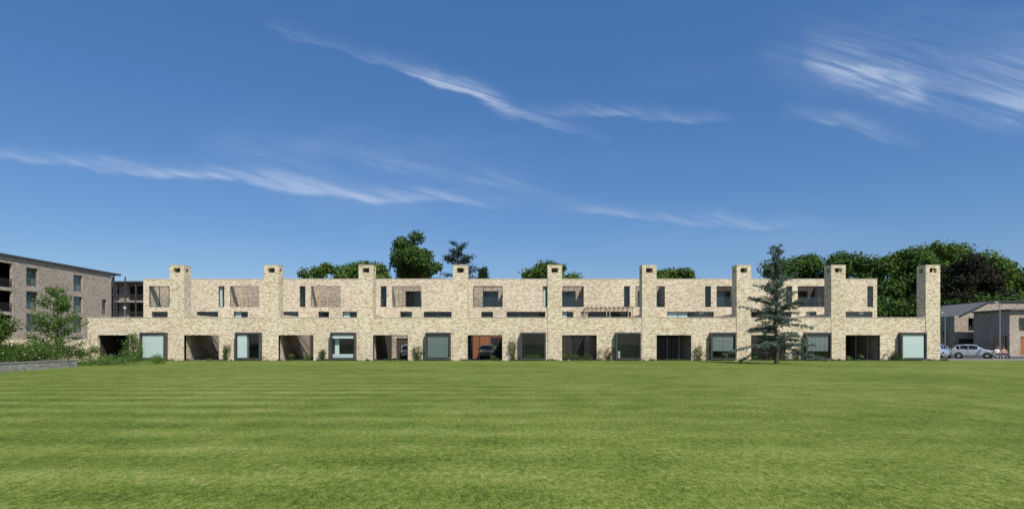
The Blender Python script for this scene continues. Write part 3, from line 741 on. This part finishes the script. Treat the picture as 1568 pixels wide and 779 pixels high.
def strokes(L):
    """cirrus bands: (azimuth slope, elevation slope) of each end, curvature, width, strength"""
    tot=None
    for (xa,ya,xb,yb,cv,wd,amp) in L:
        u0,v0,u1,v1=(xa-784)/900,(526-ya)/900,(xb-784)/900,(526-yb)/900
        t=h.m('DIVIDE',h.m('SUBTRACT',u,u0),u1-u0,clamp=True)
        tt=h.m('MULTIPLY',t,h.m('SUBTRACT',1.0,t))
        vc=h.m('ADD',h.m('MULTIPLY_ADD',t,v1-v0,v0),h.m('MULTIPLY',tt,cv))
        dd=h.m('SUBTRACT',v2,vc)
        k=h.m('ADD',wd*0.45,h.m('MULTIPLY',h.m('GREATER_THAN',dd,0.0),wd*1.2))
        q=h.m('DIVIDE',dd,k); g=h.m('POWER',2.718,h.m('MULTIPLY',h.m('MULTIPLY',q,q),-1.0))
        s=h.m('MULTIPLY',h.m('MULTIPLY',g,tt),amp*4)
        tot=s if tot is None else h.m('ADD',tot,s)
    return tot
S=strokes([(400,30,940,222,-0.02,0.009,1.05),(600,95,800,185,0.0,0.012,0.7),(770,165,1130,192,-0.015,0.008,0.8),
 (-160,215,350,280,-0.01,0.013,0.85),(140,252,820,320,-0.03,0.012,1.0),(280,235,520,275,0.0,0.03,0.45),(330,200,900,310,0.0,0.024,0.35),(760,310,1280,352,-0.01,0.009,0.5),
 (1225,90,1425,152,-0.03,0.028,1.35),(1150,100,1800,190,-0.05,0.055,0.4),(1470,165,1900,150,-0.04,0.05,0.7),(1190,180,1420,222,0.02,0.014,0.6)])
fa=h.noise(h.comb(h.m('ADD',h.m('MULTIPLY',u,3.4),h.m('MULTIPLY',v,5.0)),h.m('ADD',h.m('MULTIPLY',v,22.0),h.m('MULTIPLY',u,6.0))),2.1,5,0.70,1.1)
fb_=h.noise(h.comb(h.m('MULTIPLY',u,1.0),h.m('MULTIPLY',v,2.4),7.0),4.2,2,0.6)
fib=h.m('MULTIPLY',h.sstep(fa,0.32,0.76),h.sstep(fb_,0.26,0.60))
cl=h.m('MULTIPLY',S,h.m('ADD',h.m('MULTIPLY',fib,1.05),0.14))
veil=h.m('MULTIPLY',h.sstep(h.noise(h.comb(u,h.m('MULTIPLY',v,3.0),2.0),1.6,4,0.6,0.4),0.50,0.85),0.16)
cl=h.m('MULTIPLY',h.m('ADD',cl,veil),h.m('MULTIPLY',h.sstep(dy,0.1,0.3),h.sstep(dz,0.03,0.15)),clamp=True)
cl=h.m('MULTIPLY',cl,0.55,clamp=True)
gm=h.new('ShaderNodeHueSaturation'); gm.inputs['Hue'].default_value=0.505; gm.inputs['Saturation'].default_value=1.20; gm.inputs['Value'].default_value=1.10; h.l.new(sky.outputs[0],gm.inputs['Color'])
skyc=h.mix(0.33,gm.outputs[0],(0.65,2.1,5.5))
colr=h.mix(cl,skyc,(6.2,7.1,8.8))
h.l.new(colr,bg.inputs['Color']); bg.inputs['Strength'].default_value=0.10
sd=bpy.data.lights.new('sun','SUN'); sd.energy=5.0; sd.angle=R(0.5); sd.color=(1.0,0.95,0.87)
so=bpy.data.objects.new('sun',sd); scene.collection.objects.link(so)
tosun=Vector((math.sin(AZ)*math.cos(EL),math.cos(AZ)*math.cos(EL),math.sin(EL))); so.rotation_euler=tosun.to_track_quat('Z','Y').to_euler(); so.location=(30,-30,60)
# ------------------------------------------------------------------ camera
cd=bpy.data.cameras.new('camera'); cd.sensor_width=36; cd.lens=20.66; cd.shift_y=0.087; cd.clip_end=6000; cd.clip_start=0.1
co=bpy.data.objects.new('camera',cd); scene.collection.objects.link(co); co.location=(0,0,1.6); co.rotation_euler=(R(90),0,0); scene.camera=co
